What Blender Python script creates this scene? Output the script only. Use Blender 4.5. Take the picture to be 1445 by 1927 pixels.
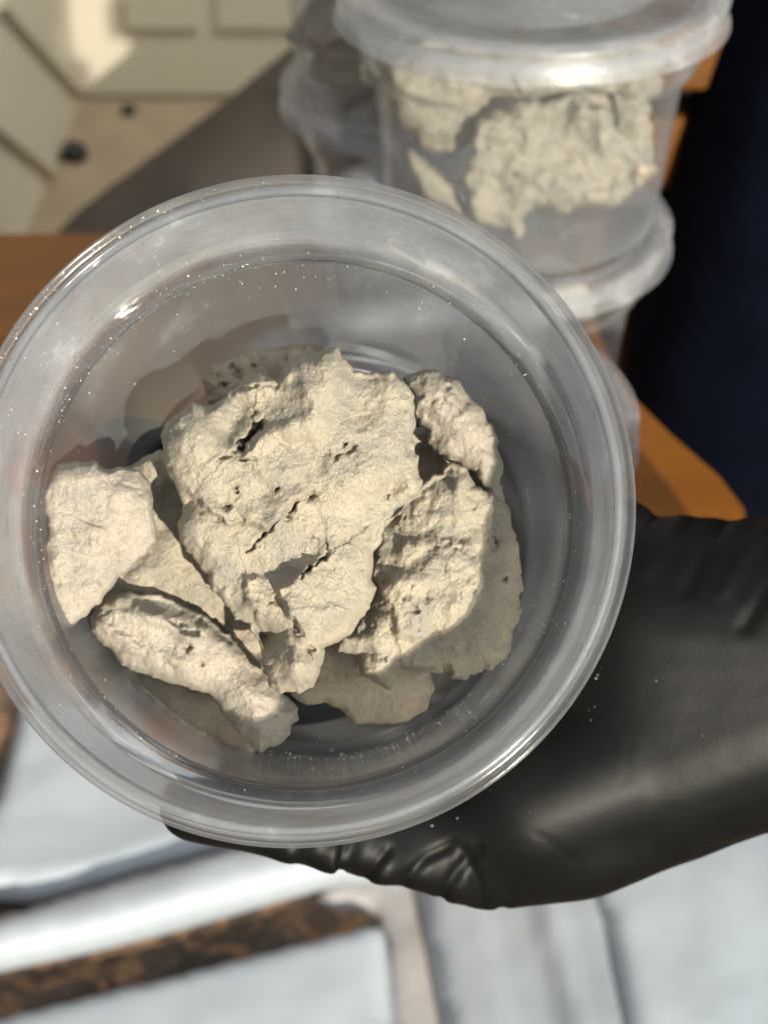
import bpy, bmesh, math, random
import numpy as np
from mathutils import Vector, Matrix, Quaternion, Euler

for o in list(bpy.data.objects):
    bpy.data.objects.remove(o)
scene = bpy.context.scene
COL = scene.collection
rng = np.random.default_rng(7)
random.seed(7)

# ------------------------------------------------------------------ camera
F = 3000.0                      # focal length in photograph pixels (1445 x 1927)
PITCH = math.radians(36.0)
RIGHT = np.array([1.0, 0.0, 0.0])
UP = np.array([0.0, math.sin(PITCH), math.cos(PITCH)])
FWD = np.array([0.0, math.cos(PITCH), -math.sin(PITCH)])
cam_d = bpy.data.cameras.new('camera')
cam = bpy.data.objects.new('camera', cam_d)
COL.objects.link(cam)
cam.rotation_euler = (math.pi / 2 - PITCH, 0, 0)
cam_d.sensor_fit = 'VERTICAL'
cam_d.sensor_height = 36.0
cam_d.sensor_width = 27.0
cam_d.lens = F / 1927.0 * 36.0
cam_d.clip_start = 0.01
cam_d.clip_end = 50
cam_d.dof.use_dof = True
cam_d.dof.focus_distance = 0.290
cam_d.dof.aperture_fstop = (cam_d.lens / 1000.0) / 0.0030
scene.camera = cam

# ------------------------------------------------------------------ light
scene.view_settings.view_transform = 'Standard'
scene.view_settings.look = 'None'
scene.view_settings.exposure = 0.0
scene.view_settings.gamma = 1.0
w = bpy.data.worlds.new('World')
scene.world = w
w.use_nodes = True
w.node_tree.nodes['Background'].inputs[0].default_value = (0.92, 0.95, 1.0, 1)
w.node_tree.nodes['Background'].inputs[1].default_value = 0.40

SUN_EL, SUN_AZ = math.radians(18), math.radians(22)
sdir = Vector((-math.sin(SUN_AZ) * math.cos(SUN_EL), math.cos(SUN_AZ) * math.cos(SUN_EL), -math.sin(SUN_EL)))
aim = Vector((0.03, 0.35, -0.41))
ld = bpy.data.lights.new('low_sunlight', 'SPOT')
ld.energy = 1350
ld.color = (1.0, 0.915, 0.765)
ld.shadow_soft_size = 0.032
ld.spot_size = math.radians(2 * math.degrees(math.atan(0.35 / 4.0)))
ld.spot_blend = 0.12
lo = bpy.data.objects.new('low_sunlight', ld)
COL.objects.link(lo)
lo.location = aim - sdir * 4.0
lo.rotation_euler = sdir.to_track_quat('-Z', 'Y').to_euler()


def area(name, loc, target, sx, sy, energy, color):
    d = bpy.data.lights.new(name, 'AREA')
    d.shape = 'RECTANGLE'
    d.size, d.size_y, d.energy, d.color = sx, sy, energy, color
    o = bpy.data.objects.new(name, d)
    COL.objects.link(o)
    o.location = loc
    o.rotation_euler = (Vector(target) - Vector(loc)).to_track_quat('-Z', 'Y').to_euler()
    return o


area('window_light', (1.5, -1.5, 1.2), (0, 0.4, -0.3), 0.9, 1.3, 24, (0.88, 0.94, 1.0))
bl = area('door_fill_light', (0.7, 0.95, 1.2), (-0.25, 1.75, -0.6), 0.7, 0.7, 6.0, (1.0, 0.95, 0.84))  # fill lamp added to lift the dim door end, no window known there
bl.data.spread = math.radians(75)
scene.cycles.transparent_max_bounces = 40
scene.cycles.max_bounces = 10
scene.cycles.sample_clamp_indirect = 4.0


# ------------------------------------------------------------------ helpers
def P(px, py, d):
    """photograph pixel + distance along the view axis -> point in the room (numpy)"""
    px, py, d = np.asarray(px, float), np.asarray(py, float), np.asarray(d, float)
    x = (px - 722.5) / F * d
    u = (963.5 - py) / F * d
    return x[..., None] * RIGHT + u[..., None] * UP + d[..., None] * FWD


def depth_on_z(py, z):
    t = (963.5 - np.asarray(py, float)) / F
    return z / (t * UP[2] + FWD[2])


def depth_on_y(py, y):
    t = (963.5 - np.asarray(py, float)) / F
    return y / (t * UP[1] + FWD[1])


_perm = np.random.default_rng(3).permutation(512).astype(np.int64)
_perm = np.concatenate([_perm, _perm, _perm])
_g = np.random.default_rng(4).normal(size=(512, 3))
_g /= np.linalg.norm(_g, axis=1)[:, None]


def perlin(x, y, z):
    xi, yi, zi = np.floor(x).astype(np.int64), np.floor(y).astype(np.int64), np.floor(z).astype(np.int64)
    xf, yf, zf = x - xi, y - yi, z - zi
    s = lambda t: t * t * t * (t * (t * 6 - 15) + 10)
    u, v, w_ = s(xf), s(yf), s(zf)
    xi &= 511; yi &= 511; zi &= 511

    def gr(a, b, c, fx, fy, fz):
        h = _perm[_perm[_perm[xi + a & 511] + yi + b & 511] + zi + c & 511] & 511
        g = _g[h]
        return g[:, 0] * fx + g[:, 1] * fy + g[:, 2] * fz
    n = 0
    for a in (0, 1):
        for b in (0, 1):
            for c in (0, 1):
                n = n + (u if a else 1 - u) * (v if b else 1 - v) * (w_ if c else 1 - w_) * gr(a, b, c, xf - a, yf - b, zf - c)
    return n * 1.5


def fbm(x, y, z, octv=4, gain=0.5):
    a, s, n = 1.0, 1.0, 0.0
    for k in range(octv):
        n = n + a * perlin(x * s + 17.3 * k, y * s + 5.1 * k, z * s + 31.7 * k)
        a *= gain
        s *= 2.03
    return n


def ridged(x, y, z, octv=3):
    a, s, n = 1.0, 1.0, 0.0
    for k in range(octv):
        n = n + a * (1 - 2 * np.abs(perlin(x * s + 9.3 * k, y * s, z * s + 7.7 * k)))
        a *= 0.5
        s *= 2.1
    return n


def new_mesh(name, verts, faces, mat, smooth=True):
    me = bpy.data.meshes.new(name)
    me.from_pydata([tuple(v) for v in verts] if not isinstance(verts, np.ndarray) else verts.tolist(), [],
                   faces if isinstance(faces, list) else faces.tolist())
    me.update()
    if mat:
        me.materials.append(mat)
    if smooth:
        me.polygons.foreach_set('use_smooth', [True] * len(me.polygons))
    return me


def link(name, me, parent=None, loc=(0, 0, 0), rot=None):
    o = bpy.data.objects.new(name, me)
    COL.objects.link(o)
    o.location = loc
    if rot is not None:
        o.rotation_mode = 'QUATERNION'
        o.rotation_quaternion = rot
    if parent:
        o.parent = parent
    return o


def tag(o, label, cat, group=None):
    o['label'] = label
    o['category'] = cat
    if group:
        o['group'] = group
    return o


def structure(o):
    o['kind'] = 'structure'
    return o


def lathe(name, prof, mat, closed=True, n=128, smooth=True):
    prof = np.array(prof, float)
    m = len(prof)
    th = np.linspace(0, 2 * math.pi, n, endpoint=False)
    V = np.zeros((n, m, 3))
    V[:, :, 0] = prof[None, :, 0] * np.cos(th)[:, None]
    V[:, :, 1] = prof[None, :, 0] * np.sin(th)[:, None]
    V[:, :, 2] = prof[None, :, 1]
    faces = []
    mm = m if closed else m - 1
    for i in range(n):
        j = (i + 1) % n
        for k in range(mm):
            l = (k + 1) % m
            faces.append((i * m + k, j * m + k, j * m + l, i * m + l))
    me = new_mesh(name, V.reshape(-1, 3), faces, mat, smooth)
    bm = bmesh.new(); bm.from_mesh(me)
    bmesh.ops.recalc_face_normals(bm, faces=bm.faces)
    bm.to_mesh(me); bm.free()
    return me


def box_mesh(name, lo_, hi_, mat, bevel=0.0):
    bm = bmesh.new()
    bmesh.ops.create_cube(bm, size=1)
    lo_, hi_ = np.array(lo_), np.array(hi_)
    for v in bm.verts:
        c = (np.array(v.co) + 0.5) * (hi_ - lo_) + lo_
        v.co = c
    if bevel:
        bmesh.ops.bevel(bm, geom=list(bm.edges), offset=bevel, segments=3, affect='EDGES', profile=0.7)
    me = bpy.data.meshes.new(name)
    bm.to_mesh(me); bm.free()
    me.materials.append(mat)
    return me


# ------------------------------------------------------------------ materials
def nodes(name):
    m = bpy.data.materials.new(name)
    m.use_nodes = True
    nt = m.node_tree
    return m, nt, nt.nodes, nt.links, nt.nodes['Principled BSDF']


def nz(nt, scale, detail=4, rough=0.55, coord='Object', mapscale=None):
    tc = nt.nodes.new('ShaderNodeTexCoord')
    n = nt.nodes.new('ShaderNodeTexNoise')
    n.inputs['Scale'].default_value = scale
    n.inputs['Detail'].default_value = detail
    n.inputs['Roughness'].default_value = rough
    if mapscale:
        mp = nt.nodes.new('ShaderNodeMapping')
        mp.inputs['Scale'].default_value = mapscale
        nt.links.new(tc.outputs[coord], mp.inputs[0])
        nt.links.new(mp.outputs[0], n.inputs[0])
    else:
        nt.links.new(tc.outputs[coord], n.inputs[0])
    return n


def ramp(nt, src, stops):
    r = nt.nodes.new('ShaderNodeValToRGB')
    el = r.color_ramp.elements
    while len(el) < len(stops):
        el.new(0.5)
    for e, (p, c) in zip(el, stops):
        e.position = p
        e.color = (c[0], c[1], c[2], 1) if not np.isscalar(c) else (c, c, c, 1)
    nt.links.new(src, r.inputs[0])
    return r


def bump(nt, src, strength, dist, prev=None):
    b = nt.nodes.new('ShaderNodeBump')
    b.inputs['Strength'].default_value = strength
    b.inputs['Distance'].default_value = dist
    nt.links.new(src, b.inputs['Height'])
    if prev:
        nt.links.new(prev, b.inputs['Normal'])
    return b.outputs[0]


def rock_material(name, c0, c1, c2):
    m, nt, N, L, b = nodes(name)
    n1 = nz(nt, 130, 5, 0.6)
    r1 = ramp(nt, n1.outputs[0], [(0.34, c0), (0.5, c1), (0.66, c2)])
    n2 = nz(nt, 1500, 3, 0.75)
    r2 = ramp(nt, n2.outputs[0], [(0.28, 0.70), (0.44, 0.94), (0.62, 1.06)])
    mx = N.new('ShaderNodeMix'); mx.data_type = 'RGBA'; mx.blend_type = 'MULTIPLY'
    mx.inputs[0].default_value = 0.8
    L.new(r1.outputs[0], mx.inputs[6]); L.new(r2.outputs[0], mx.inputs[7])
    L.new(mx.outputs[2], b.inputs['Base Color'])
    b.inputs['Roughness'].default_value = 0.92
    b.inputs['Specular IOR Level'].default_value = 0.25
    n3 = nz(nt, 2600, 4, 0.7)
    n4 = nz(nt, 5000, 2, 0.6)
    o = bump(nt, n3.outputs[0], 1.0, 0.0008)
    o = bump(nt, n4.outputs[0], 0.7, 0.00025, o)
    L.new(o, b.inputs['Normal'])
    return m


M_rock = rock_material('cream_stone', (0.45, 0.415, 0.345), (0.55, 0.492, 0.375), (0.61, 0.54, 0.41))
M_rock_pale = rock_material('pale_stone', (0.49, 0.45, 0.385), (0.58, 0.515, 0.415), (0.63, 0.56, 0.46))
M_rock_tan = rock_material('tan_stone', (0.46, 0.39, 0.29), (0.58, 0.50, 0.385), (0.62, 0.54, 0.42))


def plastic(name, haze, tint=(0.95, 0.96, 0.97), rough=0.16, streak=True, body=(0.80, 0.82, 0.85), gl=1.0, top=0.58, band=None, frost=0.0, frough=0.2):
    m, nt, N, L, b = nodes(name)
    N.remove(b)
    out = [n for n in N if n.type == 'OUTPUT_MATERIAL'][0]
    tr = N.new('ShaderNodeBsdfTransparent'); tr.inputs[0].default_value = (*tint, 1)
    df = N.new('ShaderNodeBsdfDiffuse'); df.inputs[0].default_value = (*body, 1)
    tl = N.new('ShaderNodeBsdfTranslucent'); tl.inputs[0].default_value = (*body, 1)
    g = N.new('ShaderNodeBsdfGlossy'); g.inputs['Roughness'].default_value = rough
    dm = N.new('ShaderNodeMixShader'); dm.inputs[0].default_value = 0.55
    L.new(df.outputs[0], dm.inputs[1]); L.new(tl.outputs[0], dm.inputs[2])
    m1 = N.new('ShaderNodeMixShader')
    if frost:           # part of the light is bent and spread on its way through
        rf = N.new('ShaderNodeBsdfRefraction')
        rf.inputs['IOR'].default_value = 1.42
        rf.inputs['Roughness'].default_value = frough
        rf.inputs[0].default_value = (*tint, 1)
        m0 = N.new('ShaderNodeMixShader'); m0.inputs[0].default_value = frost
        L.new(tr.outputs[0], m0.inputs[1]); L.new(rf.outputs[0], m0.inputs[2])
        tr = m0
    L.new(tr.outputs[0], m1.inputs[1]); L.new(dm.outputs[0], m1.inputs[2])
    # smudges of powder and fine turning marks
    n1 = nz(nt, 55, 6, 0.62)
    r1 = ramp(nt, n1.outputs[0], [(0.35, haze * 0.75), (0.60, haze * 1.1), (0.74, min(1, haze * 2.6))])
    n2 = nz(nt, 10, 3, 0.6, mapscale=(14, 14, 420))
    r2 = ramp(nt, n2.outputs[0], [(0.3, 0.8), (0.7, 1.2)])
    mu = N.new('ShaderNodeMath'); mu.operation = 'MULTIPLY'; mu.use_clamp = True
    L.new(r1.outputs[0], mu.inputs[0]); L.new(r2.outputs[0], mu.inputs[1])
    if band:            # the collar above the stacking ledge is cloudier than the wall below
        tc = N.new('ShaderNodeTexCoord'); sp = N.new('ShaderNodeSeparateXYZ')
        L.new(tc.outputs['Object'], sp.inputs[0])
        mr = N.new('ShaderNodeMapRange')
        mr.inputs['From Min'].default_value = 0.0745 - 0.0180
        mr.inputs['From Max'].default_value = 0.0745 - 0.0172
        mr.inputs['To Min'].default_value = 1.0
        mr.inputs['To Max'].default_value = band
        L.new(sp.outputs['Z'], mr.inputs['Value'])
        mb = N.new('ShaderNodeMath'); mb.operation = 'MULTIPLY'
        L.new(mu.outputs[0], mb.inputs[0]); L.new(mr.outputs[0], mb.inputs[1])
        mu = mb
    # cloudiness and mirror strength both rise steeply towards grazing view
    lw = N.new('ShaderNodeLayerWeight'); lw.inputs[0].default_value = 0.5

    def rise(p, k):
        pw = N.new('ShaderNodeMath'); pw.operation = 'POWER'; pw.inputs[1].default_value = p
        L.new(lw.outputs['Facing'], pw.inputs[0])
        mk = N.new('ShaderNodeMath'); mk.operation = 'MULTIPLY'; mk.inputs[1].default_value = k
        L.new(pw.outputs[0], mk.inputs[0])
        return mk
    hz = rise(5, 4.0)
    h1 = N.new('ShaderNodeMath'); h1.operation = 'MULTIPLY_ADD'
    L.new(hz.outputs[0], h1.inputs[0]); L.new(mu.outputs[0], h1.inputs[1]); L.new(mu.outputs[0], h1.inputs[2])
    cap = N.new('ShaderNodeMath'); cap.operation = 'MINIMUM'; cap.inputs[1].default_value = top
    L.new(h1.outputs[0], cap.inputs[0])
    L.new(cap.outputs[0], m1.inputs[0])
    gz = rise(5, 0.9 * gl)
    g1 = N.new('ShaderNodeMath'); g1.operation = 'ADD'; g1.inputs[1].default_value = 0.035
    L.new(gz.outputs[0], g1.inputs[0])
    fm = N.new('ShaderNodeMath'); fm.operation = 'MINIMUM'; fm.inputs[1].default_value = 0.75
    L.new(g1.outputs[0], fm.inputs[0])
    m2 = N.new('ShaderNodeMixShader')
    L.new(fm.outputs[0], m2.inputs[0]); L.new(m1.outputs[0], m2.inputs[1]); L.new(g.outputs[0], m2.inputs[2])
    L.new(m2.outputs[0], out.inputs[0])
    bo = bump(nt, n2.outputs[0], 0.25, 0.0004)
    L.new(bo, g.inputs['Normal'])
    return m


M_wall = plastic('clear_cup_wall', 0.084, rough=0.05, body=(0.91, 0.95, 1.0), gl=1.0, top=0.5, band=3.0, frost=0.75, frough=0.09)
M_rim = plastic('clear_cup_rim', 0.10, frost=0.35, frough=0.12, rough=0.13, body=(0.95, 0.97, 0.99), gl=0.75)
M_base = plastic('clear_cup_base', 0.004, rough=0.1, gl=0.8)
M_bwall = plastic('cloudy_cup_wall', 0.055, rough=0.07, body=(0.95, 0.97, 0.99), gl=0.6, top=0.4)
M_brim = plastic('cloudy_cup_rim', 0.12, rough=0.09, body=(0.93, 0.95, 0.97), gl=0.7)
M_lid = plastic('cloudy_lid', 0.14, rough=0.20, body=(0.96, 0.97, 0.99), gl=0.7)


def simple(name, color, rough=0.6, spec=0.5, nscale=None, ncol=None, bscale=None, bdist=0.001, bstr=0.4, metallic=0.0, mapscale=None):
    m, nt, N, L, b = nodes(name)
    b.inputs['Base Color'].default_value = (*color, 1)
    b.inputs['Roughness'].default_value = rough
    b.inputs['Specular IOR Level'].default_value = spec
    b.inputs['Metallic'].default_value = metallic
    if nscale:
        n = nz(nt, nscale, 5, 0.6, mapscale=mapscale)
        r = ramp(nt, n.outputs[0], [(0.3, color), (0.7, ncol)])
        L.new(r.outputs[0], b.inputs['Base Color'])
    if bscale:
        n = nz(nt, bscale, 4, 0.6)
        L.new(bump(nt, n.outputs[0], bstr, bdist), b.inputs['Normal'])
    return m


M_glove = simple('black_nitrile', (0.0045, 0.0045, 0.0045), 0.44, 0.13, nscale=60, ncol=(0.0065, 0.0065, 0.0064), bscale=1400, bdist=0.00012, bstr=0.3)
M_wood = simple('orange_varnished_wood', (0.29, 0.105, 0.012), 0.4, 0.4, nscale=9, ncol=(0.20, 0.068, 0.009), mapscale=(1, 9, 9))
M_wood2 = simple('honey_wood', (0.16, 0.058, 0.007), 0.5, 0.3, nscale=8, ncol=(0.10, 0.036, 0.005), mapscale=(1, 9, 9))
M_navy = simple('navy_cloth', (0.0018, 0.0026, 0.0065), 0.95, 0.05, nscale=40, ncol=(0.0028, 0.0042, 0.011), bscale=1500, bdist=0.0005)
M_grey = simple('dark_grey_cloth', (0.072, 0.062, 0.054), 0.95, 0.1, nscale=14, ncol=(0.092, 0.08, 0.072), bscale=900, bdist=0.0006)
M_door = simple('cream_paint', (0.58, 0.54, 0.435), 0.6, 0.2, nscale=5, ncol=(0.53, 0.49, 0.395))
M_floor = simple('beige_carpet', (0.33, 0.265, 0.19), 0.95, 0.1, nscale=30, ncol=(0.26, 0.21, 0.15), bscale=500, bdist=0.002)
M_rubber = simple('black_rubber', (0.012, 0.012, 0.011), 0.6)
M_dust = simple('pale_dust', (0.60, 0.565, 0.50), 0.9)
M_pouch = simple('white_foil', (0.58, 0.655, 0.72), 0.36, 0.45, nscale=9, ncol=(0.49, 0.56, 0.625), bscale=18, bdist=0.004, bstr=0.22)
M_pouch2 = simple('bright_white_foil', (0.46, 0.51, 0.555), 0.42, 0.3, nscale=9, ncol=(0.40, 0.45, 0.495), bscale=18, bdist=0.004, bstr=0.22)
M_silver = simple('silver_foil', (0.42, 0.41, 0.40), 0.34, 0.6, nscale=22, ncol=(0.62, 0.61, 0.61), metallic=0.15, bscale=40, bdist=0.006)


def rug_material():
    m, nt, N, L, b = nodes('brown_rug')
    n = nz(nt, 38, 3, 0.6, mapscale=(1.0, 1.3, 1))
    n.inputs['Distortion'].default_value = 1.2
    r = ramp(nt, n.outputs[0], [(0.40, (0.085, 0.067, 0.052)), (0.52, (0.17, 0.12, 0.085)), (0.60, (0.45, 0.25, 0.125)), (0.68, (0.20, 0.15, 0.105))])
    L.new(r.outputs[0], b.inputs['Base Color'])
    b.inputs['Roughness'].default_value = 0.9
    n2 = nz(nt, 300, 3, 0.6)
    L.new(bump(nt, n2.outputs[0], 0.6, 0.003), b.inputs['Normal'])
    return m


M_rug = rug_material()

# ------------------------------------------------------------------ the setting
FZ = -0.72
TZ = -0.318
floor = link('floor', new_mesh('floor', [(-3, -1.0, FZ), (3, -1.0, FZ), (3, 1.86, FZ), (-3, 1.86, FZ)], [(0, 1, 2, 3)], M_floor, False))
structure(floor)

# brown rug, a slightly uneven thick sheet on the floor
nx, ny = 60, 40
X, Y = np.meshgrid(np.linspace(-0.9, 0.9, nx), np.linspace(-0.1, 0.86, ny), indexing='ij')
Z = FZ + 0.008 + 0.002 * fbm(X.ravel() * 12, Y.ravel() * 12, X.ravel() * 0).reshape(X.shape)
Z[0, :] = Z[-1, :] = FZ + 0.0005; Z[:, 0] = Z[:, -1] = FZ + 0.0005
V = np.stack([X, Y, Z], -1).reshape(-1, 3)
fc = [(i * ny + j, (i + 1) * ny + j, (i + 1) * ny + j + 1, i * ny + j + 1) for i in range(nx - 1) for j in range(ny - 1)]
tag(link('rug', new_mesh('rug', V, fc, M_rug)), 'dark brown rug with orange flecks under the white pouches', 'rug')


def extrude_poly(name, pts, z0, z1, mat, bevel=0.0):
    bm = bmesh.new()
    vs = [bm.verts.new((x, y, z0)) for x, y in pts]
    f = bm.faces.new(vs)
    r = bmesh.ops.extrude_face_region(bm, geom=[f])
    for v in r['geom']:
        if isinstance(v, bmesh.types.BMVert):
            v.co.z = z1
    bmesh.ops.recalc_face_normals(bm, faces=bm.faces)
    if bevel:
        bmesh.ops.bevel(bm, geom=[e for e in bm.edges if abs(e.verts[0].co.z - e.verts[1].co.z) < 1e-6], offset=bevel, segments=3, affect='EDGES')
    me = bpy.data.meshes.new(name)
    bm.to_mesh(me); bm.free()
    me.materials.append(mat)
    return me


# table: a board with a rounded right-hand end on four legs
tb = link('wooden_table', None, loc=(-0.3, 0.54, FZ))
tag(tb, 'orange varnished wooden table under the stacked cups', 'table')
pts = [(-0.75, 0.50), (-0.22, 0.50), (-0.15, 0.47), (-0.10, 0.40), (-0.07, 0.35), (-0.04, 0.335), (0.06, 0.333), (0.09, 0.345), (0.11, 0.38), (0.122, 0.43), (0.124, 0.445), (0.1185, 0.465), (0.105, 0.493), (0.094, 0.520), (0.088, 0.56), (0.085, 0.61), (0.078, 0.645), (0.055, 0.670), (0.0, 0.668), (-0.08, 0.654), (-0.15, 0.653), (-0.75, 0.652)]
pts = [(x + 0.3, y - 0.54) for x, y in pts]
link('table_top', extrude_poly('table_top', pts, TZ - 0.024 - FZ, TZ - FZ, M_wood, 0.004), tb)
for lx, ly in ((-0.70, 0.53), (-0.70, 0.62), (-0.40, 0.53), (0.035, 0.625)):
    lx += 0.3; ly -= 0.54
    link('leg', box_mesh('leg', (lx - 0.015, ly - 0.015, 0), (lx + 0.015, ly + 0.015, TZ - 0.026 - FZ), M_wood, 0.003), tb)

# cream panelled door at the back
dr = link('cream_door', None, loc=(0, 1.83, FZ))
tag(dr, 'cream painted panelled door standing at the far end of the floor', 'door')
link('door_leaf', box_mesh('door_leaf', (-0.372, 0, 0.004), (0.6, 0.035, 1.3), M_door, 0.003), dr)
for x0, x1 in ((-0.30, -0.215), (-0.195, -0.045), (0.0, 0.3)):
    me = box_mesh('door_panel', (x0, -0.006, 0.084), (x1, 0.004, 0.9), M_door, 0.0058)
    link('door_panel', me, dr)
# cabinet side running towards the viewer on the left, with a slanted raised moulding
ls = link('cream_cupboard', None, loc=(-0.36, 1.4, FZ))
tag(ls, 'cream painted cupboard side with slanted raised moulding, left of the door', 'cupboard')
link('side_panel', box_mesh('side_panel', (-0.30, -0.30, 0), (0.0, 0.418, 1.2), M_door, 0.004), ls)


def bar(name, p, q, wd, th, mat, parent, xo):
    p, q = Vector(p), Vector(q)
    d = (q - p).normalized()
    n = Vector((1, 0, 0))
    s = d.cross(n).normalized()
    bm = bmesh.new()
    vs = []
    for c in (p, q):
        for a, h in ((-wd, 0), (-wd * 0.6, th), (wd * 0.6, th), (wd, 0)):
            vs.append(bm.verts.new(c + s * a + n * (h + xo)))
    for k in range(4):
        l = (k + 1) % 4
        bm.faces.new((vs[k], vs[l], vs[4 + l], vs[4 + k]))
    bm.faces.new(vs[:4]); bm.faces.new(vs[4:][::-1])
    bmesh.ops.recalc_face_normals(bm, faces=bm.faces)
    me = bpy.data.meshes.new(name); bm.to_mesh(me); bm.free(); me.materials.append(mat)
    return link(name, me, parent)


bar('moulding', (0, 0.40, 0.03), (0, 0.08, 0.24), 0.020, 0.011, M_door, ls, -0.002)
bar('moulding', (0, 0.20, 0.02), (0, -0.12, 0.23), 0.020, 0.011, M_door, ls, -0.002)

for k, (px, py, r, lab) in enumerate(((142, 300, 0.014, 'small black rubber stop on the floor beside the cream cupboard'), (243, 214, 0.008, 'tiny dark rubber foot at the bottom edge of the cream door'))):
    c = P(px, py, depth_on_z(py, FZ))
    me = lathe('rubber_stop', [(0.0001, 0), (r, 0), (r * 1.05, r * 0.5), (r * 0.9, r * 1.1), (r * 0.5, r * 1.4), (0.0001, r * 1.45)], M_rubber, closed=False, n=24)
    tag(link('rubber_stop', me, loc=(c[0], c[1], FZ + 0.0005)), lab, 'door stop')


def soft_block(name, pts_xz, y0, y1, mat, rel=0.006, nseg=60, seed=0.0):
    """thick upholstered or hanging volume: an outline in x,z swept in y with swollen, creased faces"""
    pts_xz = np.array(pts_xz, float)
    seg = np.linalg.norm(np.roll(pts_xz, -1, 0) - pts_xz, axis=1)
    t = np.concatenate([[0], np.cumsum(seg)])
    s = np.linspace(0, t[-1], nseg, endpoint=False)
    cl = np.vstack([pts_xz, pts_xz[:1]])
    ox, oz = np.interp(s, t, cl[:, 0]), np.interp(s, t, cl[:, 1])
    cx, cz = ox.mean(), oz.mean()
    rings = []
    m = 28
    for i in range(m + 1):
        a = math.pi * i / m
        k = min(1.0, math.sin(a) ** 0.22 if 0 < i < m else 0.0)
        y = (y0 + y1) / 2 - math.cos(a) * (y1 - y0) / 2
        x_, z_ = cx + (ox - cx) * k, cz + (oz - cz) * k
        rings.append(np.stack([x_, np.full_like(x_, y), z_], -1))
    V = np.array(rings)
    n = fbm(V[..., 0].ravel() * 9 + seed, V[..., 1].ravel() * 6, V[..., 2].ravel() * 5, 3).reshape(V.shape[:2])
    V[..., 1] += n * rel * 2
    V[..., 0] += n * rel
    fc = [(i * nseg + j, i * nseg + (j + 1) % nseg, (i + 1) * nseg + (j + 1) % nseg, (i + 1) * nseg + j) for i in range(m) for j in range(nseg)]
    me = new_mesh(name, V.reshape(-1, 3), fc, mat)
    bm = bmesh.new(); bm.from_mesh(me)
    bmesh.ops.remove_doubles(bm, verts=bm.verts, dist=1e-5)
    bmesh.ops.recalc_face_normals(bm, faces=bm.faces)
    bm.to_mesh(me); bm.free()
    return me


tag(link('grey_cushion', soft_block('grey_cushion', [(-0.36, FZ + 0.004), (-0.29, -0.64), (-0.22, -0.59), (-0.14, -0.53), (-0.05, -0.455), (0.04, -0.39), (0.30, -0.34), (0.35, FZ + 0.004)], 1.16, 1.42, M_grey, 0.006)),
    'dark grey upholstered cushion with a sloping top edge behind the table', 'cushion')
tag(link('navy_cloth', soft_block('navy_cloth', [(0.125, -0.50), (0.119, -0.428), (0.117, -0.384), (0.126, -0.349), (0.131, -0.304), (0.138, -0.261), (0.145, -0.219), (0.160, -0.13), (0.19, 0.05), (0.55, 0.05), (0.55, -0.50)], 0.600, 0.735, M_navy, 0.008, seed=4.0)),
    'dark navy blue cloth hanging to the right of the stacked cups', 'cloth')

bn = link('wooden_bench', None, loc=(0.32, 0.757, FZ))
tag(bn, 'honey coloured wooden bench seen between the stacked cups and the navy cloth', 'bench')
link('seat', box_mesh('seat', (-0.232, -0.098, 0.464), (0.2, 0.16, 0.493), M_wood2, 0.004), bn)
link('stretcher', box_mesh('stretcher', (-0.228, -0.09, 0.415), (0.19, -0.06, 0.449), M_wood2, 0.004), bn)
for lx in (-0.205, 0.17):
    for ly in (-0.03, 0.12):
        link('leg', box_mesh('leg', (lx - 0.02, ly - 0.02, 0), (lx + 0.02, ly + 0.02, 0.463), M_wood2, 0.003), bn)
bk = box_mesh('backrest', (-0.232, 0.165, 0.50), (0.2, 0.19, 0.70), M_wood2, 0.004)
link('backrest', bk, bn)


# ------------------------------------------------------------------ pouches
def pouch(name, poly, z, puff, mat, seed, nseg=46, crease=0.002, folds=()):
    """flat foil pouch: photograph outline laid on the rug, quilted between two faces"""
    poly = np.array(poly, float)
    W = P(poly[:, 0], poly[:, 1], depth_on_z(poly[:, 1], z))[:, :2]
    lo_, hi_ = W.min(0), W.max(0)
    step = 0.005
    return W, step


def sdf_poly(px, py, poly):
    poly = np.asarray(poly, float)
    a, b = poly, np.roll(poly, -1, 0)
    best = np.full(px.shape, 1e18)
    inside = np.zeros(px.shape, bool)
    for (x0, y0), (x1, y1) in zip(a, b):
        ex, ey = x1 - x0, y1 - y0
        t = np.clip(((px - x0) * ex + (py - y0) * ey) / (ex * ex + ey * ey + 1e-12), 0, 1)
        d = (px - x0 - t * ex) ** 2 + (py - y0 - t * ey) ** 2
        best = np.minimum(best, d)
        c = ((y0 > py) != (y1 > py))
        xx = x0 + (py - y0) * ex / (ey if abs(ey) > 1e-12 else 1e-12)
        inside ^= c & (px < xx)
    return np.where(inside, 1, -1) * np.sqrt(best)


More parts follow.
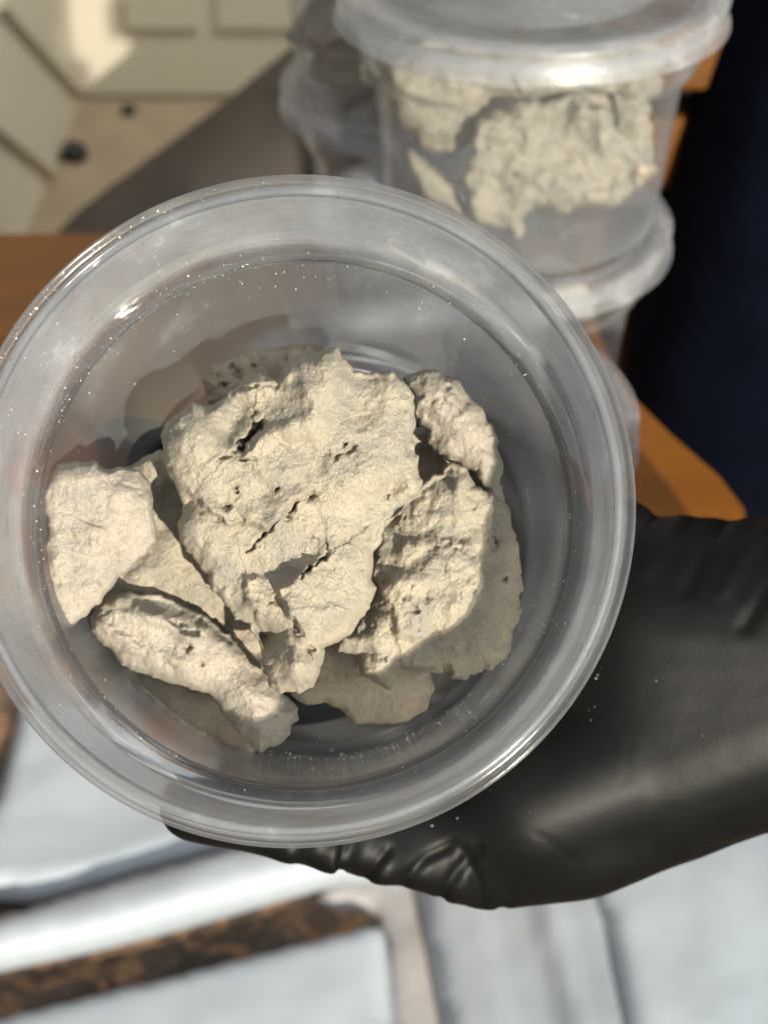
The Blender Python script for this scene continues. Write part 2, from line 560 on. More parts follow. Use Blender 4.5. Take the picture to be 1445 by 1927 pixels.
def masked_grid(poly, step, warp=None):
    """grid points filling a polygon, the outer ones snapped on to its outline"""
    poly = np.asarray(poly, float)
    lo_, hi_ = poly.min(0) - 4 * step, poly.max(0) + 4 * step
    gx, gy = np.arange(lo_[0], hi_[0], step), np.arange(lo_[1], hi_[1], step)
    U, V = np.meshgrid(gx, gy, indexing='ij')
    u, v = U.ravel().copy(), V.ravel().copy()

    def sd(u, v):
        if warp:
            du, dv = warp(u, v)
            return sdf_poly(u + du, v + dv, poly)
        return sdf_poly(u, v, poly)
    d = sd(u, v)
    keep = d > -0.35 * step
    K = keep.reshape(U.shape)
    quad = K[:-1, :-1] & K[1:, :-1] & K[1:, 1:] & K[:-1, 1:]
    ii, jj = np.nonzero(quad)
    ny_ = U.shape[1]
    q = np.stack([ii * ny_ + jj, (ii + 1) * ny_ + jj, (ii + 1) * ny_ + jj + 1, ii * ny_ + jj + 1], -1)
    # boundary verts
    e = np.concatenate([q[:, [0, 1]], q[:, [1, 2]], q[:, [2, 3]], q[:, [3, 0]]])
    es = np.sort(e, 1)
    key = es[:, 0] * (U.size + 1) + es[:, 1]
    uq, inv, cnt = np.unique(key, return_inverse=True, return_counts=True)
    be = e[cnt[inv] == 1]
    bset = np.unique(be)
    for _ in range(3):
        bu, bv = u[bset], v[bset]
        h = 0.25 * step
        d0 = sd(bu, bv)
        gx_ = (sd(bu + h, bv) - d0) / h
        gy_ = (sd(bu, bv + h) - d0) / h
        g2 = np.maximum(gx_ ** 2 + gy_ ** 2, 0.3)
        mv = np.clip(-d0, -1.0 * step, 1.0 * step)
        u[bset] = bu + mv * gx_ / g2
        v[bset] = bv + mv * gy_ / g2
    d = sd(u, v)
    isb = np.zeros(u.shape, bool); isb[bset] = True
    d[isb] = 0
    used = np.unique(q)
    remap = -np.ones(u.shape, np.int64); remap[used] = np.arange(len(used))
    return u[used], v[used], np.maximum(d[used], 0), isb[used], remap[q]


def pouch(poly, z, puff, mat, seed, crease=0.0018, edge=0.016, seams=(), tilt=0.0):
    poly = np.array(poly, float)
    W = P(poly[:, 0], poly[:, 1], depth_on_z(poly[:, 1], z))[:, :2]
    o = W.mean(0)
    x, y, d, isb, q = masked_grid(W, 0.0055)
    prof = np.sqrt(np.clip(1 - (1 - np.clip(d / edge, 0, 1)) ** 2, 0, 1))
    n = fbm(x * 14 + seed, y * 14, x * 0 + seed, 3) + 0.6 * ridged(x * 7 + seed * 2, y * 7, x * 0 + 3, 2)
    top = puff * prof + crease * n * prof
    for (sx0, sy0, sx1, sy1, wd, hh) in seams:
        a = P(sx0, sy0, depth_on_z(sy0, z))[:2]; b_ = P(sx1, sy1, depth_on_z(sy1, z))[:2]
        ex, ey = b_ - a
        sd_ = ((x - a[0]) * ey - (y - a[1]) * ex) / math.hypot(ex, ey)
        top += hh / (1 + np.exp(np.clip(-sd_ / wd, -40, 40)))* prof
    nv = len(x)
    zt = z + np.maximum(top, 0.0006) * np.where(isb, 0.0, 1)
    zb = np.full(nv, z - 0.001)
    Vt = np.stack([x - o[0], y - o[1], zt - z], -1)
    inner = ~isb
    idx = np.arange(nv)
    bidx = idx.copy()
    bidx[inner] = nv + np.arange(inner.sum())
    Vb = np.stack([x - o[0], y - o[1], zb - z], -1)[inner]
    faces = np.concatenate([q, bidx[q][:, ::-1]])
    return new_mesh('foil_pouch', np.concatenate([Vt, Vb]), faces, mat), (o[0], o[1], z)


PZ = FZ + 0.014
pch = [
    ('pale foil pouch at lower left, farthest from the camera, overlapped by the bright fold', [(38, 1330), (300, 1330), (560, 1420), (560, 1600), (447, 1604), (263, 1654), (105, 1696), (50, 1700), (-40, 1688), (-40, 1600), (0, 1482)], 0.0, 0.010, M_pouch, 1.0, ()),
    ('bright white foil pouch folded in a long narrow strip above the brown rug band', [(-60, 1760), (105, 1704), (263, 1660), (447, 1611), (600, 1585), (780, 1600), (760, 1660), (640, 1665), (526, 1697), (316, 1757), (184, 1790), (-60, 1842)], 0.004, 0.016, M_pouch2, 5.0, ()),
    ('white foil pouch at the bottom left corner below the brown rug band', [(-80, 1938), (316, 1842), (705, 1744), (727, 1746), (738, 1830), (760, 2050), (-80, 2050)], 0.0, 0.010, M_pouch, 9.0, ()),
    ('narrow white foil pouch with long seams between the grey strip and the right pouch', [(776, 1640), (1125, 1600), (1140, 1690), (1175, 1800), (1240, 2050), (852, 2050), (805, 1800)], 0.004, 0.008, M_pouch2, 14.0,
     ((905, 1700, 955, 1930, 0.0015, 0.006), (1000, 1700, 1060, 1930, 0.0015, -0.008), (1040, 1700, 1100, 1930, 0.0015, 0.005))),
    ('large pale foil pouch at the bottom right, under the gloved wrist', [(1112, 1530), (1560, 1500), (1560, 2050), (1190, 2050), (1145, 1800), (1114, 1690)], 0.010, 0.012, M_pouch, 20.0, ()),
    ('crumpled grey silver foil strip lying between two white pouches', [(640, 1640), (785, 1620), (825, 1700), (845, 1800), (890, 2050), (730, 2050), (715, 1830), (708, 1740), (690, 1722), (560, 1700)], -0.006, 0.007, M_silver, 25.0, ()),
]
for lab, poly, dz, puff, mat, sd, seams in pch:
    me, loc = pouch(poly, PZ + dz, puff, mat, sd, seams=seams)
    tag(link('foil_pouch', me, loc=loc), lab, 'pouch', 'foil pouches on the rug')


# ------------------------------------------------------------------ cups and lids
H = 0.0745
rim_prof = [(.0553, .0022), (.0553, .0006), (.0556, -.0002), (.0561, -.0003), (.0565, .0003), (.0568, .0010), (.0574, .0011), (.0577, .0004), (.0580, -.0002), (.0584, -.0002), (.0587, .0004), (.0587, .0034), (.0583, .0036), (.0580, .0030), (.0576, .0024), (.0565, .0024)]
inner = [(.0556, .0014), (.0551, .0040), (.0530, .0150), (.0525, .0167), (.0514, .0176), (.0496, .0186), (.0489, .0194), (.0486, .0206), (.0466, .0430), (.0447, .0660), (.0440, .0705), (.0428, .0730), (.0410, .0742)]
outer = [(r + 0.0009 if z < .072 else r + .0006, z if z < .07 else z + .0003) for r, z in inner]
wall_prof = [(r, H - z) for r, z in outer[::-1]] + [(r, H - z) for r, z in inner]
base_prof = [(.0001, H - .0735), (.0410, H - .0735), (.0412, H - .0744), (.0400, H - .0752), (.038, H - .0744), (.0001, H - .0742)]
W_me = lathe('wall', wall_prof, M_wall, closed=False, n=192)
R_me = lathe('rim', [(r, H - z) for r, z in rim_prof], M_rim, n=192)
B_me = lathe('base', base_prof, M_base, closed=False, n=96)
W2_me = lathe('wall', wall_prof, M_bwall, closed=False, n=96)
R2_me = lathe('rim', [(r, H - z) for r, z in rim_prof], M_brim, n=96)
B2_me = lathe('base', base_prof, M_bwall, closed=False, n=64)
lid_prof = [(.0001, -.0002), (.0500, -.0002), (.0508, .0004), (.0514, .0030), (.0522, .0038), (.0590, .0038), (.0604, .0036), (.0611, .0026), (.0610, .0014), (.0604, .0006), (.0606, -.0044), (.0617, -.0050), (.0619, -.0064), (.0608, -.0072),
            (.0600, -.0064), (.0597, .0010), (.0592, .0026), (.0528, .0028), (.0520, .0020), (.0514, -.0006), (.0505, -.0012), (.0001, -.0012)]
L_me = lathe('lid', lid_prof, M_lid, closed=False, n=128)


def make_cup(meshes, loc, rot=None):
    e = bpy.data.objects.new('plastic_cup', None)
    COL.objects.link(e)
    e.location = loc
    if rot is not None:
        e.rotation_mode = 'QUATERNION'
        e.rotation_quaternion = rot
    for nm, me in zip(('wall', 'rim', 'base'), meshes):
        link(nm, me, e)
    return e


# the held cup
rim_c = P(552, 942, 0.2745)
ax = np.array([0.030, -0.145, 1.0]); ax /= np.linalg.norm(ax)          # camera space: right, up, forward
AX = ax[0] * RIGHT + ax[1] * UP + ax[2] * FWD
base_c = rim_c + AX * H
CUP_ROT = Vector((0, 0, 1)).rotation_difference(Vector(-AX))
held = make_cup((W_me, R_me, B_me), Vector(base_c), CUP_ROT)
tag(held, 'open clear plastic cup full of cream stones, held up in the gloved hand', 'cup')
CUP_M = Matrix.Translation(Vector(base_c)) @ CUP_ROT.to_matrix().to_4x4()

SX, SY = 0.046, 0.497      # right stack
LX, LY = 0.019, 0.625      # left stack
PIT = 0.0795
cups = [
    (SX - .009, SY + .004, TZ, 'clear cup of stones at the bottom of the right-hand stack'),
    (SX, SY, TZ + PIT, 'clear lidded cup packed with stones, middle of the right-hand stack, facing the camera'),
    (SX - .003, SY, TZ + 2 * PIT, 'clear cup topmost on the right-hand stack, only its base showing'),
    (LX, LY, TZ, 'shaded clear cup at the bottom of the left-hand stack'),
    (LX - .009, LY, TZ + PIT, 'shaded clear cup standing on the lid of the left-hand stack'),
    (0.010, 0.379, TZ, 'clear lidded cup standing alone before the right-hand stack, behind the held cup'),
]
lids = [
    (0, 'cloudy lid between the bottom and middle cups of the right-hand stack'),
    (1, 'cloudy lid on the middle cup of the right-hand stack, near the top of the photo'),
    (3, 'shaded cloudy lid on the bottom cup of the left-hand stack'),
    (4, 'shaded cloudy lid on the upper cup of the left-hand stack'),
    (5, 'cloudy lid on the lone cup mostly hidden behind the held cup'),
]
for i, (x, y, z, lab) in enumerate(cups):
    c = make_cup((W2_me, R2_me, B2_me), (x, y, z + 0.001))
    tag(c, lab, 'cup', 'clear plastic cups stacked on the table')
for i, lab in lids:
    x, y, z, _ = cups[i]
    tag(link('cup_lid', L_me, loc=(x, y, z + 0.001 + H + 0.0015)), lab, 'lid', 'cloudy plastic lids')


# ------------------------------------------------------------------ stones
def polyline_dist(u, v, pl):
    best = np.full(u.shape, 1e18); sgn = np.ones(u.shape); tt = np.zeros(u.shape)
    n = len(pl) - 1
    for k in range(n):
        x0, y0 = pl[k]; x1, y1 = pl[k + 1]
        ex, ey = x1 - x0, y1 - y0
        t = np.clip(((u - x0) * ex + (v - y0) * ey) / (ex * ex + ey * ey), 0, 1)
        dx, dy = u - x0 - t * ex, v - y0 - t * ey
        d = np.hypot(dx, dy)
        m = d < best
        best = np.where(m, d, best)
        sgn = np.where(m, np.sign(ex * dy - ey * dx), sgn)     # + = right-hand side when y points down
        tt = np.where(m, (k + t) / n, tt)
    return best, sgn, tt


def stone(label, poly, depth, T=60, Tb=70, edge=60, tilt=(0, 0), feats=(), seed=0.0, rough=1.0, pits=0.5, mat=None, step=2.3, group='cream stones in the held cup', depth_fn=None, unit=1e-4, expo=1.0, outline=9.0, gain=1.35):
    poly = np.array(poly, float)
    uc, vc = poly.mean(0)
    sc = outline

    def warp(u, v):
        z = np.full(u.shape, seed)
        return (sc * fbm(u / 42, v / 42, z, 3, 0.55), sc * fbm(u / 42 + 50, v / 42, z, 3, 0.55))
    u, v, d, isb, q = masked_grid(poly, step, warp)
    z = np.full(u.shape, seed)
    wu, wv = u + 10 * fbm(u / 60, v / 60, z + 3, 2), v + 10 * fbm(u / 60 + 9, v / 60, z + 3, 2)
    prof = np.sqrt(np.clip(1 - (1 - np.clip(d / edge, 0, 1)) ** 2, 0, 1))
    h = T * prof
    fade = np.clip(d / 10, 0, 1)
    rel = 19 * fbm(u / 110, v / 110, z + 1, 3) + 3.2 * ridged(u / 60, v / 60, z + 2, 2) + 3.0 * fbm(u / 20, v / 20, z + 4, 3, 0.5)
    tn = 2.6 * fbm(u / 85 + 3, v / 70, z + 9, 4, 0.55)
    fr_ = tn - np.floor(tn)
    terr = np.floor(tn) + 1 / (1 + np.exp(-(fr_ - 0.5) * 22))
    rel = rel * 1.25 + 1.8 * terr * np.clip(0.6 + 1.2 * perlin(u / 60, v / 60, z + 15), 0, 1.3)
    h = h + rough * rel * fade
    h = h + (0.5 + 0.5 * rough) * (1.1 * fbm(u / 7, v / 7, z + 5, 2) + 1.4 * perlin(u / 3.6, v / 3.6, z + 6)) * fade
    # crusty pitting: small hollows where a noise passes a threshold
    pn = perlin(u / 13, v / 13, z + 7) + 0.35 * perlin(u / 45, v / 45, z + 8)
    h = h - pits * 22 * np.clip(pn - 0.48, 0, 0.5) * fade
    for f in feats:
        k = f[0]
        if k == 'b':
            _, x, y, rx, ry, ang, hh = f
            c, s = math.cos(math.radians(ang)), math.sin(math.radians(ang))
            a, b = ((wu - x) * c + (wv - y) * s) / rx, (-(wu - x) * s + (wv - y) * c) / ry
            h = h + gain * hh * np.exp(-(a * a + b * b)) * fade
        elif k == 'p':
            _, x, y, r, dep = f
            rr = np.hypot(u - x + 1.1 * r * perlin(u / (1.6 * r), v / (1.6 * r), z), v - y + 1.1 * r * perlin(u / (1.6 * r) + 4, v / (1.6 * r), z)) / r
            h = h - dep / (1 + np.exp(np.clip((rr - 1) * 4, -30, 30)))
        elif k == 'l':
            _, pl, wd, dep = f
            dd, sg, tt = polyline_dist(u + 5 * fbm(u / 16, v / 16, z, 3), v + 5 * fbm(u / 16 + 3, v / 16, z, 3), pl)
            wv_ = wd * np.clip(0.85 + 1.1 * perlin(u / 15, v / 15, z + 13), 0.3, 1.9)
            h = h - dep * np.exp(-(dd / wv_) ** 2) * np.clip(0.8 + 0.7 * perlin(u / 18 + 7, v / 18, z), 0.2, 1.2) * np.clip(np.minimum(tt, 1 - tt) * 8 + 0.35, 0, 1)
        elif k == 's':
            _, pl, hh, fall, sharp = f
            dd, sg, tt = polyline_dist(u + 7 * fbm(u / 26, v / 26, z + 11, 3), v + 7 * fbm(u / 26 + 3, v / 26, z + 11, 3), pl)
            s_ = dd * sg
            st = 1 / (1 + np.exp(np.clip(-s_ / sharp, -30, 30)))
            h = h + gain * hh * st * np.exp(-np.maximum(s_, 0) / fall) * np.clip(np.minimum(tt, 1 - tt) * 6 + 0.15, 0, 1) * fade
    hb = -Tb * np.sqrt(np.clip(1 - (1 - np.clip(d / (edge * 0.7), 0, 1)) ** 2, 0, 1)) + 14 * fbm(u / 60, v / 60, z + 20, 3) * fade
    h = np.where(isb, 0, h)
    h = np.maximum(h, hb + 6)
    h = np.where(isb, 0, h)
    if depth_fn is None:
        dp = depth + (tilt[0] * (u - uc) + tilt[1] * (v - vc)) * unit
    else:
        dp = depth_fn(u, v)
    nv = len(u)
    inner_ = ~isb
    bidx = np.arange(nv)
    bidx[inner_] = nv + np.arange(inner_.sum())
    Vt = P(u, v, dp - h * unit)
    Vb = P(u[inner_], v[inner_], (dp - hb * unit)[inner_])
    Vw = np.concatenate([Vt, Vb])
    org = Vw.mean(0)
    faces = np.concatenate([q[:, ::-1], bidx[q]])
    me = new_mesh('stone', Vw - org, faces, mat or M_rock)
    bm = bmesh.new(); bm.from_mesh(me)
    bmesh.ops.recalc_face_normals(bm, faces=bm.faces)
    bm.to_mesh(me); bm.free()
    o = link('stone', me, loc=tuple(org))
    tag(o, label, 'stone', group)
    return o


STEP = 2.3
stone('largest cream stone, craggy plate on top at the centre of the held cup',
      [(303, 815), (325, 785), (355, 757), (400, 760), (432, 742), (450, 715), (490, 705), (520, 712), (540, 682), (575, 672), (600, 660), (630, 655), (650, 668), (665, 695), (700, 705), (735, 695), (752, 715), (775, 745), (782, 800), (780, 830), (785, 870), (797, 905), (785, 935), (745, 965), (722, 985), (712, 1030), (700, 1090), (706, 1108), (690, 1140), (662, 1185), (635, 1210), (608, 1225), (605, 1260), (590, 1295), (560, 1305), (520, 1300), (505, 1275), (497, 1240), (470, 1180), (440, 1160), (410, 1125), (390, 1085), (365, 1050), (340, 1020), (330, 985), (345, 950), (320, 905), (308, 870)],
      0.3015, T=74, Tb=80, edge=80, seed=1.7, pits=0.35, tilt=(0, -0.08), outline=8, gain=1.8,
      feats=[
          ('s', [(605, 925), (560, 942), (543, 962), (500, 1002), (470, 985), (430, 990), (392, 958), (360, 930), (318, 882)], 26, 120, 2.2),
          ('l', [(598, 931), (565, 941), (552, 957)], 5, 30), ('l', [(556, 950), (541, 972)], 6, 45), ('l', [(530, 975), (505, 995), (482, 1018)], 4.5, 38), ('l', [(478, 1024), (462, 1042)], 3, 16),
          ('b', 370, 850, 62, 62, 0, 34), ('b', 455, 800, 34, 75, 35, -16), ('l', [(494, 796), (470, 822), (450, 850)], 9, 60), ('s', [(448, 862), (478, 835), (505, 805)], 13, 60, 2.4), ('b', 545, 812, 70, 22, -18, 22),
          ('l', [(478, 800), (473, 785), (485, 772)], 4, 20), ('b', 600, 725, 36, 78, 18, 26), ('b', 690, 755, 36, 60, 20, -16), ('b', 420, 815, 22, 90, 42, -14), ('b', 565, 900, 90, 26, -25, -12), ('b', 690, 990, 50, 60, 30, -12), ('b', 500, 722, 60, 14, -20, 12), ('l', [(455, 732), (490, 728), (522, 722), (530, 705)], 5, 20),
          ('l', [(410, 862), (440, 856), (455, 868), (480, 864)], 4, 22), ('b', 468, 855, 14, 16, 0, 12), ('b', 640, 870, 95, 70, 0, 14),
          ('p', 648, 836, 4, 24), ('p', 664, 843, 5, 26), ('p', 655, 850, 5, 16), ('p', 633, 860, 4, 16), ('l', [(628, 866), (645, 854), (668, 846)], 4, 12), ('p', 616, 853, 5, 12),
          ('p', 444, 917, 4, 26), ('p', 446, 926, 3, 18), ('p', 522, 921, 3.5, 22), ('p', 424, 955, 6, 26), ('p', 432, 952, 4, 20), ('p', 590, 932, 6, 20), ('p', 455, 982, 5, 15),
          ('b', 745, 925, 26, 34, 40, -24), ('p', 727, 935, 5, 14), ('p', 770, 845, 6, 18),
          ('s', [(575, 1215), (553, 1170), (540, 1140), (522, 1112), (540, 1095), (566, 1082), (615, 1048)], 38, 95, 2.6),
          ('l', [(563, 1086), (590, 1068), (614, 1046)], 4, 42), ('b', 583, 1062, 34, 12, -35, 16), ('l', [(611, 1012), (616, 1036)], 3, 22), ('l', [(580, 1008), (600, 1017)], 2.5, 10),
          ('b', 500, 1085, 45, 40, 0, -12), ('s', [(478, 1150), (462, 1120), (458, 1085)], 22, 60, 2.5), ('s', [(505, 1200), (483, 1160), (488, 1130)], 14, 50, 2.5),
          ('b', 505, 1200, 26, 24, 30, -40), ('b', 556, 1258, 44, 36, 0, 26), ('l', [(575, 1226), (590, 1222)], 5, 20), ('l', [(548, 1170), (575, 1203)], 3, 14), ('b', 380, 1010, 40, 30, 40, 14), ('b', 352, 960, 12, 40, 20, -16)],
      step=1.9)
stone('squarish pale stone leaning on the left wall of the held cup',
      [(80, 919), (89, 891), (109, 875), (141, 867), (180, 869), (208, 883), (227, 881), (259, 885), (279, 911), (289, 938), (289, 978), (298, 1017), (279, 1041), (227, 1088), (200, 1116), (186, 1139), (168, 1155), (121, 1189), (101, 1171), (87, 1143), (85, 1120), (81, 1088), (85, 1037), (83, 978)],
      0.3030, T=46, Tb=60, edge=38, seed=5.1, tilt=(0.18, 0.02), mat=M_rock_pale, pits=0.3, rough=0.8, outline=6,
      feats=[('s', [(285, 950), (240, 966), (205, 962), (165, 968), (110, 955)], 13, 70, 3), ('s', [(197, 995), (190, 1010), (172, 1034)], 14, 50, 3), ('s', [(265, 1000), (230, 1012), (200, 1040), (140, 1045), (95, 1060)], 11, 50, 3.5), ('s', [(230, 1062), (180, 1070), (130, 1085), (90, 1095)], 10, 45, 3), ('s', [(270, 890), (225, 885), (205, 895), (190, 900)], 14, 60, 2.5), ('p', 92, 1096, 5, 20), ('b', 130, 905, 50, 25, 0, 12), ('b', 230, 930, 40, 26, 0, 12), ('l', [(215, 905), (250, 915), (270, 930)], 5, 12), ('b', 240, 1040, 50, 30, -30, -14)])
stone('smooth tan stone lying deep behind the squarish left stone',
      [(235, 885), (290, 850), (330, 832), (365, 850), (405, 900), (425, 1000), (445, 1100), (480, 1160), (430, 1185), (300, 1150), (195, 1135), (205, 1060), (262, 1000)],
      0.3235, T=70, Tb=70, edge=95, seed=8.2, mat=M_rock, rough=0.95, pits=0.2, tilt=(0.05, 0.0))
stone('long ridged stone running down to the lower left of the held cup',
      [(166, 1163), (188, 1136), (216, 1116), (247, 1114), (271, 1120), (306, 1120), (334, 1132), (366, 1147), (397, 1167), (429, 1191), (452, 1218), (488, 1248), (515, 1285), (559, 1329), (563, 1353), (543, 1368), (545, 1384), (523, 1404), (492, 1412), (476, 1408), (444, 1380), (425, 1345), (397, 1309), (366, 1301), (326, 1285), (271, 1270), (227, 1246), (200, 1214), (172, 1191)],
      0.3135, T=78, Tb=60, edge=60, seed=12.4, mat=M_rock_pale, pits=0.6, tilt=(0.02, 0.02), outline=7,
      feats=[('b', 300, 1165, 130, 24, 27, 26), ('s', [(460, 1235), (420, 1200), (390, 1172), (350, 1185), (320, 1165), (290, 1150), (255, 1135), (215, 1150)], -22, 70, 3), ('l', [(318, 1168), (345, 1188), (380, 1193)], 5, 26), ('b', 365, 1172, 34, 16, 30, 16), ('p', 354, 1218, 6, 26), ('p', 380, 1248, 4, 18), ('p', 376, 1165, 5, 18),
             ('b', 270, 1220, 90, 16, 30, 12), ('b', 480, 1320, 60, 30, 45, 16), ('l', [(200, 1170), (260, 1205), (330, 1260)], 8, 12)])
stone('shaded tan stone under the long ridged stone at the lower left',
      [(235, 1240), (300, 1240), (400, 1270), (460, 1330), (500, 1400), (470, 1414), (430, 1402), (370, 1385), (320, 1352), (280, 1322), (250, 1287)],
      0.3280, T=36, Tb=50, edge=60, seed=15.0, mat=M_rock_tan, rough=0.6, pits=0.3)
stone('bulky rough stone on the right of the held cup with a rounded front lobe',
      [(853, 872), (879, 883), (895, 916), (933, 929), (955, 950), (967, 984), (974, 1043), (986, 1077), (986, 1102), (976, 1123), (982, 1149), (971, 1178), (961, 1208), (955, 1237), (929, 1258), (908, 1258), (874, 1277), (849, 1271), (836, 1262), (811, 1267), (786, 1260), (756, 1260), (746, 1279), (731, 1296), (705, 1292), (680, 1271), (672, 1241), (634, 1220), (642, 1203), (680, 1161), (701, 1123), (690, 1085), (700, 1039), (708, 992), (750, 954), (790, 912), (828, 887)],
      0.3155, T=84, Tb=60, edge=62, seed=21.9, pits=0.9, rough=1.15, tilt=(0.10, 0.0),
      feats=[('s', [(900, 1262), (925, 1180), (928, 1120), (905, 1060), (868, 1022), (820, 1006), (765, 1020), (712, 1050)], -30, 90, 5),
             ('s', [(748, 1215), (742, 1180), (736, 1150), (718, 1122), (704, 1090)], 26, 110, 2.6), ('b', 845, 1120, 90, 110, 20, 40), ('b', 790, 965, 60, 30, -20, -20), ('b', 870, 930, 26, 60, 30, 16),
             ('p', 777, 1148, 8, 20), ('p', 762, 1126, 6, 18), ('p', 803, 1126, 6, 14), ('p', 932, 1020, 6, 20), ('p', 949, 1090, 5, 20), ('b', 940, 1240, 40, 16, -20, 12), ('b', 705, 1250, 30, 40, 20, 14), ('p', 722, 1240, 6, 18), ('l', [(800, 1035), (840, 1025), (880, 1040)], 8, 14), ('b', 780, 1085, 50, 24, -30, 14)])
stone('pale humped stone at the upper right of the held cup',
      [(758, 708), (777, 699), (800, 693), (828, 705), (853, 718), (887, 752), (912, 781), (933, 815), (938, 849), (946, 883), (944, 908), (952, 933), (950, 960), (925, 950), (900, 915), (885, 885), (853, 866), (828, 853), (807, 828), (786, 802), (776, 786), (764, 743)],
      0.3205, T=84, Tb=50, edge=60, seed=27.3, mat=M_rock_pale, pits=0.5,
      feats=[('s', [(905, 800), (860, 770), (820, 752), (790, 765), (782, 790)], 18, 80, 3), ('p', 842, 726, 6, 18), ('l', [(795, 758), (830, 750), (850, 765)], 5, 14), ('b', 880, 800, 40, 30, 40, 16), ('b', 915, 890, 20, 40, 0, -14), ('p', 895, 888, 6, 16)])
stone('deep pitted stone peeping out at the top behind the largest stone',
      [(385, 738), (383, 715), (400, 690), (430, 672), (470, 660), (510, 655), (550, 648), (590, 650), (620, 680), (600, 740), (500, 770), (430, 775), (390, 762)],
      0.3290, T=50, Tb=60, edge=40, seed=33.0, mat=M_rock_tan, pits=1.6, rough=0.7,
      feats=[('p', 437, 690, 5, 14), ('p', 452, 703, 7, 16), ('p', 478, 690, 4, 12), ('p', 412, 707, 4, 12), ('p', 420, 728, 7, 14), ('s', [(520, 720), (525, 690), (545, 655)], 30, 60, 3)])
stone('rounded shaded stone on the floor at the bottom of the held cup',
      [(545, 1312), (560, 1280), (550, 1220), (640, 1190), (740, 1210), (810, 1262), (817, 1300), (802, 1335), (770, 1355), (720, 1363), (670, 1360), (645, 1340), (610, 1325), (575, 1327)],
      0.3270, T=52, Tb=50, edge=70, seed=38.5, mat=M_rock_tan, rough=0.55, pits=0.3, outline=5)
stone('small dark shaded stone down in the gap right of the largest stone',
      [(740, 800), (800, 805), (850, 850), (885, 910), (820, 960), (740, 930)],
      0.3310, T=40, Tb=40, edge=50, seed=44.0, mat=M_rock_tan, rough=0.7)
stone('small shaded stone down in the gap below left of the largest stone',
      [(380, 1120), (440, 1130), (520, 1170), (560, 1230), (520, 1290), (440, 1260), (390, 1190)],
      0.3330, T=40, Tb=40, edge=50, seed=47.0, mat=M_rock_tan, rough=0.7)

# stones in the middle cup of the right-hand stack, pressed against its front wall
def flatfn(Y):
    return lambda u, v: depth_on_y(v, np.full(u.shape, Y))


def wallfn(x0, y0, r, extra=0.0):
    def fn(u, v):
        Y = np.full(u.shape, y0 - r)
        for _ in range(4):
            d = depth_on_y(v, Y)
            x = (u - 722.5) / F * d
            Y = y0 - np.sqrt(np.maximum(r * r - (x - x0) ** 2, (0.35 * r) ** 2))
        return depth_on_y(v, Y) + extra
    return fn


B_G = 'cream stones in the stacked cups'
stone('large knobbly pitted stone filling the front of the middle cup in the right-hand stack',
      [(880, 300), (900, 235), (930, 205), (985, 195), (1040, 190), (1090, 180), (1140, 195), (1165, 240), (1215, 290), (1222, 330), (1190, 370), (1130, 392), (1070, 395), (1010, 385), (985, 410), (985, 450), (960, 448), (930, 425), (890, 410), (878, 370), (865, 335)],
      0, T=45, Tb=90, edge=30, seed=51.0, pits=2.4, rough=2.0, step=4.0, group=B_G, depth_fn=flatfn(SY - .026), unit=1.6e-4, outline=12)
stone('smooth stone at the left inside the middle cup of the right-hand stack',
      [(722, 120), (800, 92), (880, 95), (955, 105), (930, 160), (918, 215), (893, 262), (850, 292), (800, 280), (755, 240), (730, 180)],
      0, T=40, Tb=80, edge=40, seed=55.0, pits=0.8, rough=1.2, step=4.0, group=B_G, depth_fn=flatfn(SY - .014), unit=1.6e-4, outline=10)
stone('stone under the lid at the upper right of the middle cup in the right-hand stack',
      [(955, 130), (1010, 100), (1100, 85), (1200, 85), (1215, 140), (1200, 190), (1130, 178), (1060, 182), (980, 185)],
      0, T=40, Tb=80, edge=30, seed=58.0, pits=1.6, rough=1.5, step=4.0, group=B_G, depth_fn=flatfn(SY - .016), unit=1.6e-4, outline=10)
stone('narrow stone at the right wall of the middle cup in the right-hand stack',
      [(1150, 170), (1205, 150), (1222, 210), (1228, 300), (1240, 330), (1200, 345), (1165, 270)],
      0, T=30, Tb=60, edge=26, seed=61.0, pits=1.4, rough=1.3, step=4.0, group=B_G, depth_fn=flatfn(SY - .012), unit=1.6e-4, outline=8)
stone('small sliver of stone at the lower left of the middle cup in the right-hand stack',
      [(765, 270), (800, 300), (850, 350), (880, 400), (860, 410), (800, 370), (770, 320)],
      0, T=25, Tb=60, edge=26, seed=64.0, pits=0.7, rough=1.0, step=4.0, group=B_G, depth_fn=flatfn(SY - .020), unit=1.6e-4, outline=6)


def lump(label, loc, size, rotz, seed, mat, sub=5):
    bm = bmesh.new()
    bmesh.ops.create_icosphere(bm, subdivisions=sub, radius=1)
    me = bpy.data.meshes.new('stone')
    bm.to_mesh(me); bm.free()
    V = np.zeros(len(me.vertices) * 3); me.vertices.foreach_get('co', V); V = V.reshape(-1, 3)
    n = 0.35 * fbm(V[:, 0] * 1.3 + seed, V[:, 1] * 1.3, V[:, 2] * 1.3, 4, 0.55) + 0.12 * ridged(V[:, 0] * 2.6 + seed, V[:, 1] * 2.6, V[:, 2] * 2.6, 3)
    V = V * (1 + n)[:, None] * np.array(size)
    me.vertices.foreach_set('co', V.ravel())
    me.materials.append(mat)
    me.polygons.foreach_set('use_smooth', [True] * len(me.polygons))
    me.update()
    o = link('stone', me, loc=loc)
    o.rotation_euler = (0.3 * math.sin(seed), 0.3 * math.cos(seed), rotz)
    return tag(o, label, 'stone', B_G)


def fill(i, items):
    x, y, z, _ = cups[i]
    for (dx, dy, dz, sz, rz, sd, lab, mt) in items:
        lump(lab, (x + dx, y + dy, z + dz), sz, rz, sd, mt)


